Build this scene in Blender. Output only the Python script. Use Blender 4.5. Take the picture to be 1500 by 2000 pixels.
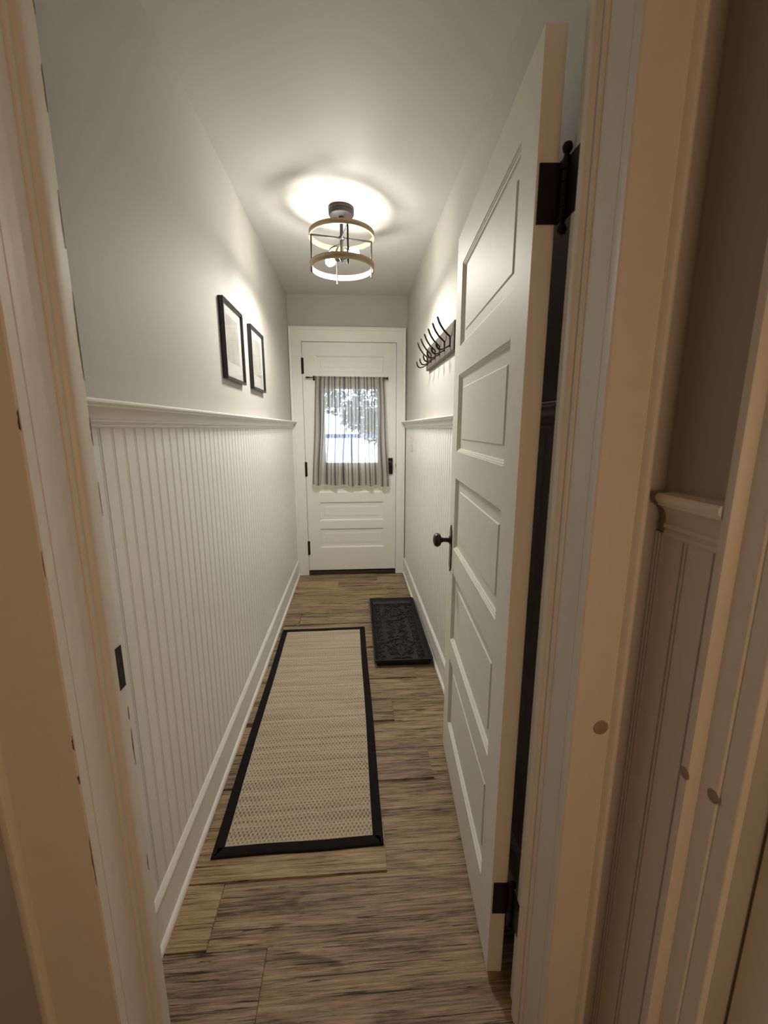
import bpy, math, random
from mathutils import Vector, Matrix
C = bpy.context.scene.collection
for o in list(bpy.data.objects): bpy.data.objects.remove(o)
scn = bpy.context.scene
PI = math.pi
R = math.radians

# ------------------------------------------------------------------ camera
PITCH, YAW = R(11.32), R(4.073)
cam = bpy.data.cameras.new('camera'); co = bpy.data.objects.new('camera', cam); C.objects.link(co)
right = Vector((math.cos(YAW), -math.sin(YAW), 0))
fwd = Vector((math.sin(YAW)*math.cos(PITCH), math.cos(YAW)*math.cos(PITCH), -math.sin(PITCH)))
up = right.cross(fwd)
m = Matrix((right, up, -fwd)).transposed().to_4x4(); m.translation = (0, 0, 1.35)
co.matrix_world = m
cam.sensor_fit = 'HORIZONTAL'; cam.sensor_width = 36.0; cam.lens = 819.7/1500*36; cam.clip_start = .02
cam.dof.use_dof = True; cam.dof.focus_distance = 2.2; cam.dof.aperture_fstop = 7.5
scn.camera = co
scn.view_settings.view_transform = 'Standard'; scn.view_settings.look = 'None'
scn.view_settings.exposure = 0.40; scn.view_settings.gamma = 1.0
scn.view_settings.use_curve_mapping = False

# ------------------------------------------------------------------ light
BULB = 140.0            # emission of the two bulbs of the ceiling light
DOWN = 15.5             # extra spot added under each bulb to brighten the lower corridor
w = bpy.data.worlds.new('daylight'); scn.world = w; w.use_nodes = True
bg = w.node_tree.nodes['Background']; bg.inputs[0].default_value = (.72, .82, 1.0, 1); bg.inputs[1].default_value = 5.5

def lamp_light(name, loc, power, color, radius):
    l = bpy.data.lights.new(name, 'POINT'); l.energy = power; l.color = color; l.shadow_soft_size = radius
    o = bpy.data.objects.new(name, l); C.objects.link(o); o.location = loc
    return o
# the warm lamp of the room behind the camera
lamp_light('warm_room_light', (.30, -.85, 1.2), 10.0, (1.0, .61, .36), .14)

# ------------------------------------------------------------------ materials
def mat(name, col, rough=.5, metal=0., bump=0., bscale=60., spec=.5, var=0.):
    M = bpy.data.materials.new(name); M.use_nodes = True
    nt = M.node_tree; b = nt.nodes['Principled BSDF']
    b.inputs['Base Color'].default_value = (*col, 1); b.inputs['Roughness'].default_value = rough
    b.inputs['Metallic'].default_value = metal; b.inputs['Specular IOR Level'].default_value = spec
    tc = nt.nodes.new('ShaderNodeTexCoord')
    n = nt.nodes.new('ShaderNodeTexNoise'); n.inputs['Scale'].default_value = bscale; n.inputs['Detail'].default_value = 4
    nt.links.new(tc.outputs['Object'], n.inputs['Vector'])
    if bump:
        bp = nt.nodes.new('ShaderNodeBump'); bp.inputs['Strength'].default_value = bump; bp.inputs['Distance'].default_value = .002
        nt.links.new(n.outputs[0], bp.inputs['Height']); nt.links.new(bp.outputs[0], b.inputs['Normal'])
    if var:
        mx = nt.nodes.new('ShaderNodeMix'); mx.data_type = 'RGBA'
        mx.inputs[6].default_value = (*[c*(1-var) for c in col], 1); mx.inputs[7].default_value = (*[min(1, c*(1+var)) for c in col], 1)
        nt.links.new(n.outputs[0], mx.inputs[0]); nt.links.new(mx.outputs[2], b.inputs['Base Color'])
    return M
def N(nt, t, **kw):
    n = nt.nodes.new(t)
    for k, v in kw.items(): setattr(n, k, v)
    return n
def math_n(nt, op, a, b=None, c=None):
    n = nt.nodes.new('ShaderNodeMath'); n.operation = op
    for i, v in enumerate((a, b, c)):
        if v is None: continue
        if isinstance(v, (int, float)): n.inputs[i].default_value = v
        else: nt.links.new(v, n.inputs[i])
    return n.outputs[0]
def ramp(nt, src, stops):
    r = nt.nodes.new('ShaderNodeValToRGB'); e = r.color_ramp.elements
    while len(e) > 1: e.remove(e[-1])
    e[0].position = stops[0][0]; e[0].color = (*stops[0][1], 1)
    for p, c in stops[1:]:
        x = e.new(p); x.color = (*c, 1)
    nt.links.new(src, r.inputs[0]); return r.outputs[0]

M_wall = mat('greige_wall_paint', (.51, .498, .455), .66, bump=.12, bscale=180, var=.02, spec=.35)
M_ceil = mat('ceiling_paint', (.68, .67, .64), .6, bump=.10, bscale=120, var=.015)
M_trim = mat('white_trim_paint', (.86, .845, .80), .40, bump=.10, bscale=45, var=.02)
M_bead = mat('white_beadboard_paint', (.84, .825, .785), .42, bump=.08, bscale=60, var=.015)
M_jamb = mat('old_white_jamb_paint', (.80, .77, .69), .45, bump=.25, bscale=30, var=.05)
M_door = mat('cream_door_paint', (.78, .765, .69), .55, bump=.14, bscale=24, var=.03, spec=.35)
M_fardoor = mat('far_door_paint', (.86, .84, .78), .40, bump=.12, bscale=30, var=.02)
M_black = mat('black_iron', (.018, .015, .013), .42, .6, bump=.15, bscale=90)
M_bronze = mat('dark_bronze', (.05, .038, .032), .33, .75, bump=.1, bscale=80, var=.2)
M_lampmetal = mat('brushed_dark_steel', (.035, .031, .030), .5, .4, bump=.1, bscale=120, var=.15)
M_frame = mat('black_frame_paint', (.012, .011, .011), .30)
M_matboard = mat('white_mat_board', (.58, .58, .555), .7)
M_chip = mat('bare_wood_chip', (.10, .055, .028), .8, bump=.5, bscale=120, var=.4)
M_smudge = mat('brown_smudge', (.36, .27, .20), .6, var=.2)
M_gapdark = mat('threshold_wood_and_hole_shade', (.035, .024, .016), .6, bump=.3, bscale=60, var=.3)  # dark wood of the far threshold, reused as painted shade in the latch holes
M_rubber = mat('black_rubber', (.0095, .009, .009), .46, bump=.15, bscale=160, spec=.35)
M_border = mat('black_cotton_binding', (.014, .012, .012), .92, bump=.9, bscale=400, spec=.12, var=.3)
M_plate = mat('white_switch_plate', (.70, .68, .64), .3)
M_board = mat('weathered_hook_board', (.10, .082, .066), .55, bump=.5, bscale=40, var=.35)
M_rail = mat('grey_painted_rail', (.10, .14, .26), .6)
M_trunk = mat('tree_bark', (.06, .05, .045), .9, bump=.8, bscale=20, var=.3)
M_ground = mat('pale_gravel', (.62, .62, .58), .9, bump=.8, bscale=12, var=.3)

def wood_floor():
    M = bpy.data.materials.new('rustic_plank_wood'); M.use_nodes = True; nt = M.node_tree; b = nt.nodes['Principled BSDF']
    L = nt.links.new
    tc = N(nt, 'ShaderNodeTexCoord'); at = N(nt, 'ShaderNodeAttribute', attribute_name='plank')
    off = math_n(nt, 'MULTIPLY', at.outputs['Fac'], 37.0)
    cx = N(nt, 'ShaderNodeCombineXYZ'); L(off, cx.inputs[0]); L(off, cx.inputs[1]); L(off, cx.inputs[2])
    add = N(nt, 'ShaderNodeVectorMath', operation='ADD'); L(tc.outputs['Object'], add.inputs[0]); L(cx.outputs[0], add.inputs[1])
    def noise(sx, sy, det, rough=.6, dist=0.):
        mp = N(nt, 'ShaderNodeMapping'); mp.inputs['Scale'].default_value = (sx, sy, 1)
        L(add.outputs[0], mp.inputs['Vector'])
        n = N(nt, 'ShaderNodeTexNoise'); n.inputs['Scale'].default_value = 1; n.inputs['Detail'].default_value = det
        n.inputs['Roughness'].default_value = rough; n.inputs['Distortion'].default_value = dist
        L(mp.outputs[0], n.inputs['Vector']); return n.outputs[0]
    broad = noise(1.6, 9, 4, .6, 1.2); grain = noise(5.5, 165, 6, .74, .9); fine = noise(30, 460, 3, .6); cath = noise(2.0, 50, 6, .70, 2.2)
    v = math_n(nt, 'ADD', math_n(nt, 'MULTIPLY', broad, .42), math_n(nt, 'MULTIPLY', grain, .62))
    v = math_n(nt, 'ADD', v, math_n(nt, 'MULTIPLY', cath, .46))
    v = math_n(nt, 'ADD', v, math_n(nt, 'MULTIPLY', fine, .12))
    v = math_n(nt, 'ADD', v, math_n(nt, 'MULTIPLY', math_n(nt, 'SUBTRACT', at.outputs['Fac'], .5), .08))
    v = math_n(nt, 'SUBTRACT', v, .285)
    crk = noise(2.4, 120, 4, .58, 2.4)
    crack = math_n(nt, 'MULTIPLY', math_n(nt, 'MAXIMUM', math_n(nt, 'SUBTRACT', crk, .585), 0.0), 2.8)
    v = math_n(nt, 'SUBTRACT', v, crack)
    kn_ = noise(3.2, 9.5, 2, .5, .8)
    v = math_n(nt, 'SUBTRACT', v, math_n(nt, 'MULTIPLY', math_n(nt, 'MAXIMUM', math_n(nt, 'SUBTRACT', kn_, .66), 0.0), 1.8))
    col = ramp(nt, v, [(.33, (.026, .016, .008)), (.42, (.115, .074, .036)), (.51, (.265, .184, .096)), (.62, (.42, .31, .175)), (.78, (.56, .44, .27))])
    hs = N(nt, 'ShaderNodeHueSaturation'); L(col, hs.inputs['Color'])
    L(math_n(nt, 'ADD', math_n(nt, 'MULTIPLY', at.outputs['Fac'], .18), .88), hs.inputs['Saturation'])
    L(hs.outputs[0], b.inputs['Base Color'])
    b.inputs['Roughness'].default_value = .5; b.inputs['Specular IOR Level'].default_value = .3
    bp = N(nt, 'ShaderNodeBump'); bp.inputs['Strength'].default_value = .35; bp.inputs['Distance'].default_value = .002
    L(v, bp.inputs['Height']); L(bp.outputs[0], b.inputs['Normal'])
    return M
M_floor = wood_floor()

def ring_wood():
    M = bpy.data.materials.new('pale_ring_wood'); M.use_nodes = True; nt = M.node_tree; b = nt.nodes['Principled BSDF']
    tc = N(nt, 'ShaderNodeTexCoord'); mp = N(nt, 'ShaderNodeMapping'); mp.inputs['Scale'].default_value = (6, 6, 90)
    nt.links.new(tc.outputs['Object'], mp.inputs['Vector'])
    n = N(nt, 'ShaderNodeTexNoise'); n.inputs['Scale'].default_value = 1; n.inputs['Detail'].default_value = 5; nt.links.new(mp.outputs[0], n.inputs['Vector'])
    nt.links.new(ramp(nt, n.outputs[0], [(.3, (.20, .14, .08)), (.55, (.36, .27, .16)), (.75, (.46, .36, .22))]), b.inputs['Base Color'])
    b.inputs['Roughness'].default_value = .6; return M
M_ring = ring_wood()

def rug_mat():
    M = bpy.data.materials.new('woven_seagrass'); M.use_nodes = True; nt = M.node_tree; b = nt.nodes['Principled BSDF']; L = nt.links.new
    tc = N(nt, 'ShaderNodeTexCoord'); sp = N(nt, 'ShaderNodeSeparateXYZ'); L(tc.outputs['Object'], sp.inputs[0])
    wob = N(nt, 'ShaderNodeTexNoise'); wob.inputs['Scale'].default_value = 9; L(tc.outputs['Object'], wob.inputs['Vector'])
    y = math_n(nt, 'ADD', sp.outputs[1], math_n(nt, 'MULTIPLY', math_n(nt, 'SUBTRACT', wob.outputs[0], .5), .006))
    row = math_n(nt, 'FLOOR', math_n(nt, 'DIVIDE', y, .0125))
    par = math_n(nt, 'MULTIPLY', math_n(nt, 'MODULO', row, 2.0), PI)
    sx = math_n(nt, 'SINE', math_n(nt, 'ADD', math_n(nt, 'MULTIPLY', sp.outputs[0], 2*PI/.0142), par))
    sy = math_n(nt, 'ABSOLUTE', math_n(nt, 'SINE', math_n(nt, 'MULTIPLY', y, PI/.0125)))
    dot = math_n(nt, 'MULTIPLY', math_n(nt, 'MAXIMUM', sx, 0.0), math_n(nt, 'POWER', sy, 1.6))
    dot = math_n(nt, 'POWER', dot, 1.3)
    c2 = N(nt, 'ShaderNodeCombineXYZ'); L(math_n(nt, 'MULTIPLY', row, .613), c2.inputs[1])
    L(math_n(nt, 'MULTIPLY', sp.outputs[0], 1.1), c2.inputs[0])
    rn = N(nt, 'ShaderNodeTexNoise'); rn.inputs['Scale'].default_value = 1.0; rn.inputs['Detail'].default_value = 2; L(c2.outputs[0], rn.inputs['Vector'])
    fn = N(nt, 'ShaderNodeTexNoise'); fn.inputs['Scale'].default_value = 190; fn.inputs['Detail'].default_value = 2; L(tc.outputs['Object'], fn.inputs['Vector'])
    amp = ramp(nt, rn.outputs[0], [(.36, (.15, .15, .15)), (.62, (.95, .95, .95))])
    # thin dark weft line on the edge of some rows
    ln = math_n(nt, 'MULTIPLY', math_n(nt, 'POWER', math_n(nt, 'SUBTRACT', 1.0, sy), 5.0), math_n(nt, 'GREATER_THAN', rn.outputs[0], .54))
    v = math_n(nt, 'SUBTRACT', .80, math_n(nt, 'MULTIPLY', dot, math_n(nt, 'MULTIPLY', amp, .62)))
    v = math_n(nt, 'SUBTRACT', v, math_n(nt, 'MULTIPLY', ln, .38))
    v = math_n(nt, 'ADD', v, math_n(nt, 'MULTIPLY', math_n(nt, 'SUBTRACT', fn.outputs[0], .5), .7))
    v = math_n(nt, 'ADD', v, math_n(nt, 'MULTIPLY', math_n(nt, 'SUBTRACT', rn.outputs[0], .5), -.35))
    knot = math_n(nt, 'SUBTRACT', 1.0, dot)
    L(ramp(nt, v, [(.10, (.085, .06, .034)), (.45, (.26, .205, .135)), (.75, (.45, .38, .27)), (1.0, (.60, .525, .39))]), b.inputs['Base Color'])
    b.inputs['Roughness'].default_value = .9
    bp = N(nt, 'ShaderNodeBump'); bp.inputs['Strength'].default_value = .7; bp.inputs['Distance'].default_value = .004
    L(knot, bp.inputs['Height']); L(bp.outputs[0], b.inputs['Normal'])
    return M
M_rug = rug_mat()

def curtain_mat():
    M = bpy.data.materials.new('ticking_stripe_cotton'); M.use_nodes = True; nt = M.node_tree; L = nt.links.new
    nt.nodes.remove(nt.nodes['Principled BSDF']); out = nt.nodes['Material Output']
    uv = N(nt, 'ShaderNodeUVMap'); sp = N(nt, 'ShaderNodeSeparateXYZ'); L(uv.outputs[0], sp.inputs[0])
    f = math_n(nt, 'FRACT', math_n(nt, 'MULTIPLY', sp.outputs[0], 18.0))
    def band(c, w):
        d = math_n(nt, 'ABSOLUTE', math_n(nt, 'SUBTRACT', f, c)); return math_n(nt, 'LESS_THAN', d, w)
    s = math_n(nt, 'ADD', math_n(nt, 'ADD', band(.5, .085), band(.34, .022)), band(.66, .022))
    s = math_n(nt, 'ADD', s, math_n(nt, 'MULTIPLY', math_n(nt, 'ADD', band(.27, .012), band(.73, .012)), .8))
    mx = N(nt, 'ShaderNodeMix', data_type='RGBA'); mx.inputs[6].default_value = (.66, .62, .56, 1); mx.inputs[7].default_value = (.10, .09, .085, 1)
    L(s, mx.inputs[0])
    d = N(nt, 'ShaderNodeBsdfDiffuse'); L(mx.outputs[2], d.inputs[0])
    t = N(nt, 'ShaderNodeBsdfTranslucent'); L(mx.outputs[2], t.inputs[0])
    tr = N(nt, 'ShaderNodeBsdfTransparent')
    m1 = N(nt, 'ShaderNodeMixShader'); m1.inputs[0].default_value = .58; L(d.outputs[0], m1.inputs[1]); L(t.outputs[0], m1.inputs[2])
    m2 = N(nt, 'ShaderNodeMixShader')
    L(math_n(nt, 'SUBTRACT', .34, math_n(nt, 'MULTIPLY', s, .26)), m2.inputs[0])
    L(m1.outputs[0], m2.inputs[1]); L(tr.outputs[0], m2.inputs[2]); L(m2.outputs[0], out.inputs[0])
    return M
M_curtain = curtain_mat()

def glass_mat():
    M = bpy.data.materials.new('clear_glass'); M.use_nodes = True; b = M.node_tree.nodes['Principled BSDF']
    b.inputs['Transmission Weight'].default_value = 1; b.inputs['Roughness'].default_value = 0; b.inputs['IOR'].default_value = 1.45
    b.inputs['Base Color'].default_value = (.97, .98, .98, 1)
    return M
M_glass = glass_mat()
def thin_glass():
    M = bpy.data.materials.new('picture_glass'); M.use_nodes = True; nt = M.node_tree
    nt.nodes.remove(nt.nodes['Principled BSDF']); g = N(nt, 'ShaderNodeBsdfGlossy'); g.inputs['Roughness'].default_value = .03
    t = N(nt, 'ShaderNodeBsdfTransparent'); fr = N(nt, 'ShaderNodeFresnel'); fr.inputs[0].default_value = 1.5
    mx = N(nt, 'ShaderNodeMixShader'); ge = N(nt, 'ShaderNodeNewGeometry'); nt.links.new(math_n(nt, 'MULTIPLY', fr.outputs[0], math_n(nt, 'SUBTRACT', 1.0, ge.outputs['Backfacing'])), mx.inputs[0]); nt.links.new(t.outputs[0], mx.inputs[1]); nt.links.new(g.outputs[0], mx.inputs[2])
    nt.links.new(mx.outputs[0], nt.nodes['Material Output'].inputs[0]); return M
M_pglass = thin_glass()
def emit(name, col, s):
    M = bpy.data.materials.new(name); M.use_nodes = True; b = M.node_tree.nodes['Principled BSDF']
    b.inputs['Base Color'].default_value = (.9, .9, .9, 1)
    b.inputs['Emission Color'].default_value = (*col, 1); b.inputs['Emission Strength'].default_value = s; return M
M_bulb = emit('lit_bulb', (1.0, .945, .865), BULB)
def leafmat():
    M = bpy.data.materials.new('shrub_leaves'); M.use_nodes = True; nt = M.node_tree; b = nt.nodes['Principled BSDF']
    n = N(nt, 'ShaderNodeTexNoise'); n.inputs['Scale'].default_value = 3; tc = N(nt, 'ShaderNodeTexCoord'); nt.links.new(tc.outputs['Object'], n.inputs['Vector'])
    nt.links.new(ramp(nt, n.outputs[0], [(.35, (.05, .07, .05)), (.65, (.13, .17, .10))]), b.inputs['Base Color']); b.inputs['Roughness'].default_value = .6; return M
M_leaf = leafmat()
def print_mat(seed):
    M = bpy.data.materials.new('pencil_print_paper'); M.use_nodes = True; nt = M.node_tree; b = nt.nodes['Principled BSDF']
    tc = N(nt, 'ShaderNodeTexCoord'); n = N(nt, 'ShaderNodeTexNoise'); n.inputs['Scale'].default_value = 14; n.inputs['Detail'].default_value = 3
    mp = N(nt, 'ShaderNodeMapping'); mp.inputs['Location'].default_value = (seed, seed, seed); nt.links.new(tc.outputs['Object'], mp.inputs[0]); nt.links.new(mp.outputs[0], n.inputs['Vector'])
    nt.links.new(ramp(nt, n.outputs[0], [(.35, (.36, .355, .32)), (.6, (.44, .435, .40))]), b.inputs['Base Color']); b.inputs['Roughness'].default_value = .7; return M

# ------------------------------------------------------------------ mesh helpers
class MB:
    def __init__(s): s.v = []; s.f = []
    def add(s, vs, fs):
        k = len(s.v); s.v += [tuple(p) for p in vs]; s.f += [tuple(i+k for i in f) for f in fs]; return s
    def box(s, x0, x1, y0, y1, z0, z1):
        vs = [(x, y, z) for x in (x0, x1) for y in (y0, y1) for z in (z0, z1)]
        return s.add(vs, [(0,1,3,2),(4,6,7,5),(0,4,5,1),(2,3,7,6),(0,2,6,4),(1,5,7,3)])
    def prism(s, prof, f, a, b):
        # prof: closed 2D polygon, f(u, v, t) -> point, extruded from t=a to t=b
        n = len(prof); vs = [f(u, v, a) for u, v in prof]+[f(u, v, b) for u, v in prof]
        fs = [(i, (i+1) % n, (i+1) % n+n, i+n) for i in range(n)]+[tuple(range(n))[::-1], tuple(range(n, 2*n))]
        return s.add(vs, fs)
    def lathe(s, prof, c=(0,0,0), axis=(0,0,1), n=32):
        ax = Vector(axis).normalized(); a = Vector((1,0,0)) if abs(ax.x) < .9 else Vector((0,1,0))
        u = ax.cross(a).normalized(); w_ = ax.cross(u); c = Vector(c); vs = []; fs = []
        m = len(prof)
        for r, h in prof:
            for i in range(n):
                t = 2*PI*i/n; vs.append(c+ax*h+(u*math.cos(t)+w_*math.sin(t))*r)
        for j in range(m-1):
            for i in range(n):
                k = (i+1) % n; fs.append((j*n+i, j*n+k, (j+1)*n+k, (j+1)*n+i))
        cap = tuple(prof[0]) != tuple(prof[-1])
        if cap and prof[0][0] > 1e-6: fs.append(tuple(range(n))[::-1])
        if cap and prof[-1][0] > 1e-6: fs.append(tuple((m-1)*n+i for i in range(n)))
        return s.add(vs, fs)
    def tube(s, pts, r, n=10, closed=False):
        P = [Vector(p) for p in pts]; m = len(P); vs = []; fs = []
        prev = None
        for i in range(m):
            a = P[(i-1) % m] if (closed or i) else P[i]; b = P[(i+1) % m] if (closed or i < m-1) else P[i]
            t = (b-a).normalized()
            if prev is None:
                q = Vector((0,0,1)) if abs(t.z) < .9 else Vector((1,0,0)); u = t.cross(q).normalized()
            else:
                u = (prev-t*prev.dot(t)).normalized()
            prev = u; w_ = t.cross(u); rr = r[i] if isinstance(r, (list, tuple)) else r
            for k in range(n):
                g = 2*PI*k/n; vs.append(P[i]+(u*math.cos(g)+w_*math.sin(g))*rr)
        for i in range(m if closed else m-1):
            j = (i+1) % m
            for k in range(n):
                l = (k+1) % n; fs.append((i*n+k, i*n+l, j*n+l, j*n+k))
        if not closed: fs += [tuple(range(n))[::-1], tuple((m-1)*n+k for k in range(n))]
        return s.add(vs, fs)
    def build(s, name, m, parent=None, smooth=False, bevel=0, matrix=None, seg=2, angle=35):
        me = bpy.data.meshes.new(name); vs = s.v
        if matrix is not None: vs = [matrix @ Vector(p) for p in vs]
        me.from_pydata([tuple(p) for p in vs], [], s.f); me.materials.append(m)
        import bmesh
        b = bmesh.new(); b.from_mesh(me); bmesh.ops.recalc_face_normals(b, faces=b.faces); b.to_mesh(me); b.free()
        o = bpy.data.objects.new(name, me); C.objects.link(o)
        if smooth:
            for p in me.polygons: p.use_smooth = True
            me.set_sharp_from_angle(angle=R(angle))
        if bevel:
            bv = o.modifiers.new('bevel', 'BEVEL'); bv.width = bevel; bv.segments = seg; bv.limit_method = 'ANGLE'; bv.angle_limit = R(40)
        if parent: o.parent = parent
        return o
def empty(name, loc=(0,0,0)):
    o = bpy.data.objects.new(name, None); C.objects.link(o); o.location = loc; o.empty_display_size = .05; return o
def tag(o, label, cat, group=None, kind=None):
    if label: o['label'] = label
    if cat: o['category'] = cat
    if group: o['group'] = group
    if kind: o['kind'] = kind
    return o
def struct(o, label, cat='wall'): return tag(o, label, cat, None, 'structure')
def local(o, root):     # keep world placement of a mesh written in world coordinates under an empty at root.location
    o.parent = root; o.matrix_parent_inverse = Matrix.Translation(root.location).inverted(); return o

XL, XR, YF, ZC = -.537, .4697, 3.79, 2.4365
JL, JR, YJ0, YJ1 = -.437, .36, .597, .747      # near doorway: jamb faces, near edge, far edge
DH = 2.012
X2 = .484

# ------------------------------------------------------------------ shell
struct(MB().box(XL-.1, XL, YJ1, YF, 0, ZC).build('wall_left', M_wall), 'long greige left wall of the corridor above the white rail')
struct(MB().box(XR, XR+.1, YJ1, YF, 0, ZC).build('wall_right', M_wall), 'long greige right wall of the corridor behind the open door')
b = MB().box(XL-.1, -.430, YF, YF+.12, 0, ZC).box(.3775, XR+.1, YF, YF+.12, 0, ZC).box(-.430, .3775, YF, YF+.12, 2.063, ZC)
struct(b.build('wall_back', M_wall), 'narrow greige end wall around and above the far door')
b = MB().box(-1.7, JL-.02, .617, YJ1, 0, ZC).box(JR+.02, .58, .617, YJ1, 0, ZC).box(JL-.02, JR+.02, .617, YJ1, DH+.02, ZC)
struct(b.build('wall_front', M_wall), 'dim wall holding the near doorway beside the open door')
b = MB().box(X2+.08, X2+.1, -.42, .409, 0, 2.02).box(X2, X2+.1, .409, .617, 0, ZC).box(X2, X2+.1, -.42, .409, 2.02, ZC).box(X2, X2+.1, -3.4, -.42, 0, ZC)  # first box: unseen panel added behind the side door to block outside light
struct(b.build('wall_side', M_wall), 'dark greige side wall at the right edge beyond the doorway trim')
struct(MB().box(-1.8, -1.7, -3.4, .747, 0, ZC).build('wall_west', M_wall), 'left wall of the room behind the camera')
struct(MB().box(-1.8, .70, -3.5, -3.4, 0, ZC).build('wall_rear', M_wall), 'rear wall of the room behind the camera')
struct(MB().box(-1.8, .70, -3.5, YF+.12, ZC, ZC+.1).build('ceiling', M_ceil), 'smooth pale corridor ceiling lit by the round light', 'ceiling')

def floor():
    rnd = random.Random(5); mb = MB(); val = []
    mb.box(-1.8, .70, -3.5, YF+.12, -.06, -.006); val += [.5]*6
    w_ = .1705; joints = {0: [.0], -1: [-.245], -2: [.3], 1: [.087], 2: [-.55], 3: [.30], 4: [-.3], 5: [.175], 6: [-.15], 7: [.33], 8: [-.05],
                         9: [.22], 10: [-.5], 11: [-.40, .36], 12: [.1], 13: [-.067], 14: [.27], 15: [-.15], 16: [.2]}
    g = .0015
    for k in range(-26, 18):
        y0 = .887+w_*k; y1 = min(y0+w_, YF+.01)
        if y1 <= y0+.01: continue
        js = list(joints.get(k, [rnd.uniform(-1.2, .4)]))
        if k == 0: js = [-.405]
        # extend joints by 1.22 m planks
        xs = sorted(set([-1.8, .70]+[j for j in js]+[js[0]-1.22]))
        xs = [x for x in xs if -1.8 <= x <= .66]
        for a, b_ in zip(xs, xs[1:]):
            x0, x1 = a+g, b_-g; c0, c1 = y0+g, y1-g; e = .0014
            vs = [(x0,c0,-.006),(x1,c0,-.006),(x1,c1,-.006),(x0,c1,-.006),(x0+e,c0+e,0),(x1-e,c0+e,0),(x1-e,c1-e,0),(x0+e,c1-e,0)]
            mb.add(vs, [(4,5,6,7),(0,1,5,4),(1,2,6,5),(2,3,7,6),(3,0,4,7)])
            r_ = rnd.random()
            if k == 0 and b_ < -.3: r_ = .95
            val += [r_]*5
    o = mb.build('floor', M_floor); at = o.data.attributes.new('plank', 'FLOAT', 'FACE')
    for i, v_ in enumerate(val): at.data[i].value = v_
    return o
struct(floor(), 'rustic brown wood plank floor running across the corridor', 'floor')
def threshold():
    o = MB().box(JL, JR, .595, .735, 0, .007).build('trim_1', M_floor, bevel=.003)
    at = o.data.attributes.new('plank', 'FLOAT', 'FACE')
    for d in at.data: d.value = .23
    return o
struct(threshold(), 'flat wooden threshold board in the near doorway', 'threshold')

# ------------------------------------------------------------------ chair rail, wainscot, baseboard
RAILP = [(0, 0), (.012, 0), (.016, .003), (.016, .007), (.012, .009), (.0125, .011), (.0175, .0125), (.0175, .017), (.013, .019), (.0145, .026), (.019, .033), (.027, .0385),
         (.036, .041), (.040, .0415), (.040, .045), (.045, .046), (.0485, .0495), (.0485, .0535), (.045, .0565), (.0, .0575)]
def rail(name, sx, x, y0, y1, z, s=1., label='', dp=1.):
    o = MB().prism(RAILP, lambda u, v, t: (x-sx*u*dp, t, z+v*s), y0, y1).build(name, M_trim, smooth=True, angle=28)
    return struct(o, label, 'chair rail')
rail('trim_2', -1, XL, YJ1, YF-.02, 1.350, 1, 'white moulded chair rail along the left corridor wall below the two pictures')
rail('trim_3', 1, XR, YJ1, YF-.02, 1.350, 1, 'white moulded chair rail along the right corridor wall under the hooks')
rail('trim_4', 1, X2, .484, .596, 1.186, 1.2, 'short piece of dim chair rail beside the near doorway on the right', .62)
def beadboard(name, sx, x, y0, y1, z0, z1, start, label, pitch=.0485, th=.007, mt=None):
    # profile along y; each groove pair is a bead between two narrow grooves
    pr = [(y0, 0), (y0, th)]
    n = int((y1-start)/pitch)+2; y = start-pitch*int((start-y0)/pitch)
    d = .0042
    while y < y1-.008:
        if y-.006 > y0+.002:
            pr += [(y-.0052, th), (y-.0045, th-d), (y-.0031, th-d), (y-.0022, th-.0005), (y, th), (y+.0022, th-.0005), (y+.0031, th-d), (y+.0045, th-d), (y+.0052, th)]
        y += pitch
    pr += [(y1, th), (y1, 0)]
    mb = MB()
    vs = [(x-sx*v, u, z0) for u, v in pr]+[(x-sx*v, u, z1) for u, v in pr]; n = len(pr)
    mb.add(vs, [(i, i+1, i+1+n, i+n) for i in range(n-1)])
    return struct(mb.build(name, mt or M_bead), label, 'wainscot')
beadboard('trim_5', -1, XL, YJ1, YF-.02, 0.02, 1.353, .931, 'white vertical beadboard panelling on the left wall')
beadboard('trim_6', 1, XR, YJ1, YF-.02, 0.02, 1.353, .95, 'white vertical beadboard panelling on the right wall behind the open door')
beadboard('trim_7', 1, X2, .484, .616, 0.02, 1.19, .554, 'short strip of dim beadboard beside the near doorway on the right', pitch=.053)
BASEP = [(0, 0), (.0235, 0), (.0235, .007), (.021, .013), (.0165, .0175), (.0135, .019), (.0135, .128), (.0165, .1295), (.018, .134), (.0165, .141), (.012, .147), (.0095, .152), (0, .152)]
def base(name, sx, x, y0, y1, label):
    return struct(MB().prism(BASEP, lambda u, v, t: (x-sx*u, t, v), y0, y1).build(name, M_trim, smooth=True, angle=30), label, 'baseboard')
base('baseboard_left', -1, XL, YJ1, YF-.02, 'tall white baseboard with shoe moulding along the left wall')
base('baseboard_right', 1, XR, YJ1, YF-.02, 'tall white baseboard with shoe moulding along the right wall')
base('baseboard_side', 1, X2, .484, .596, 'short dim baseboard beside the near doorway on the right')

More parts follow.
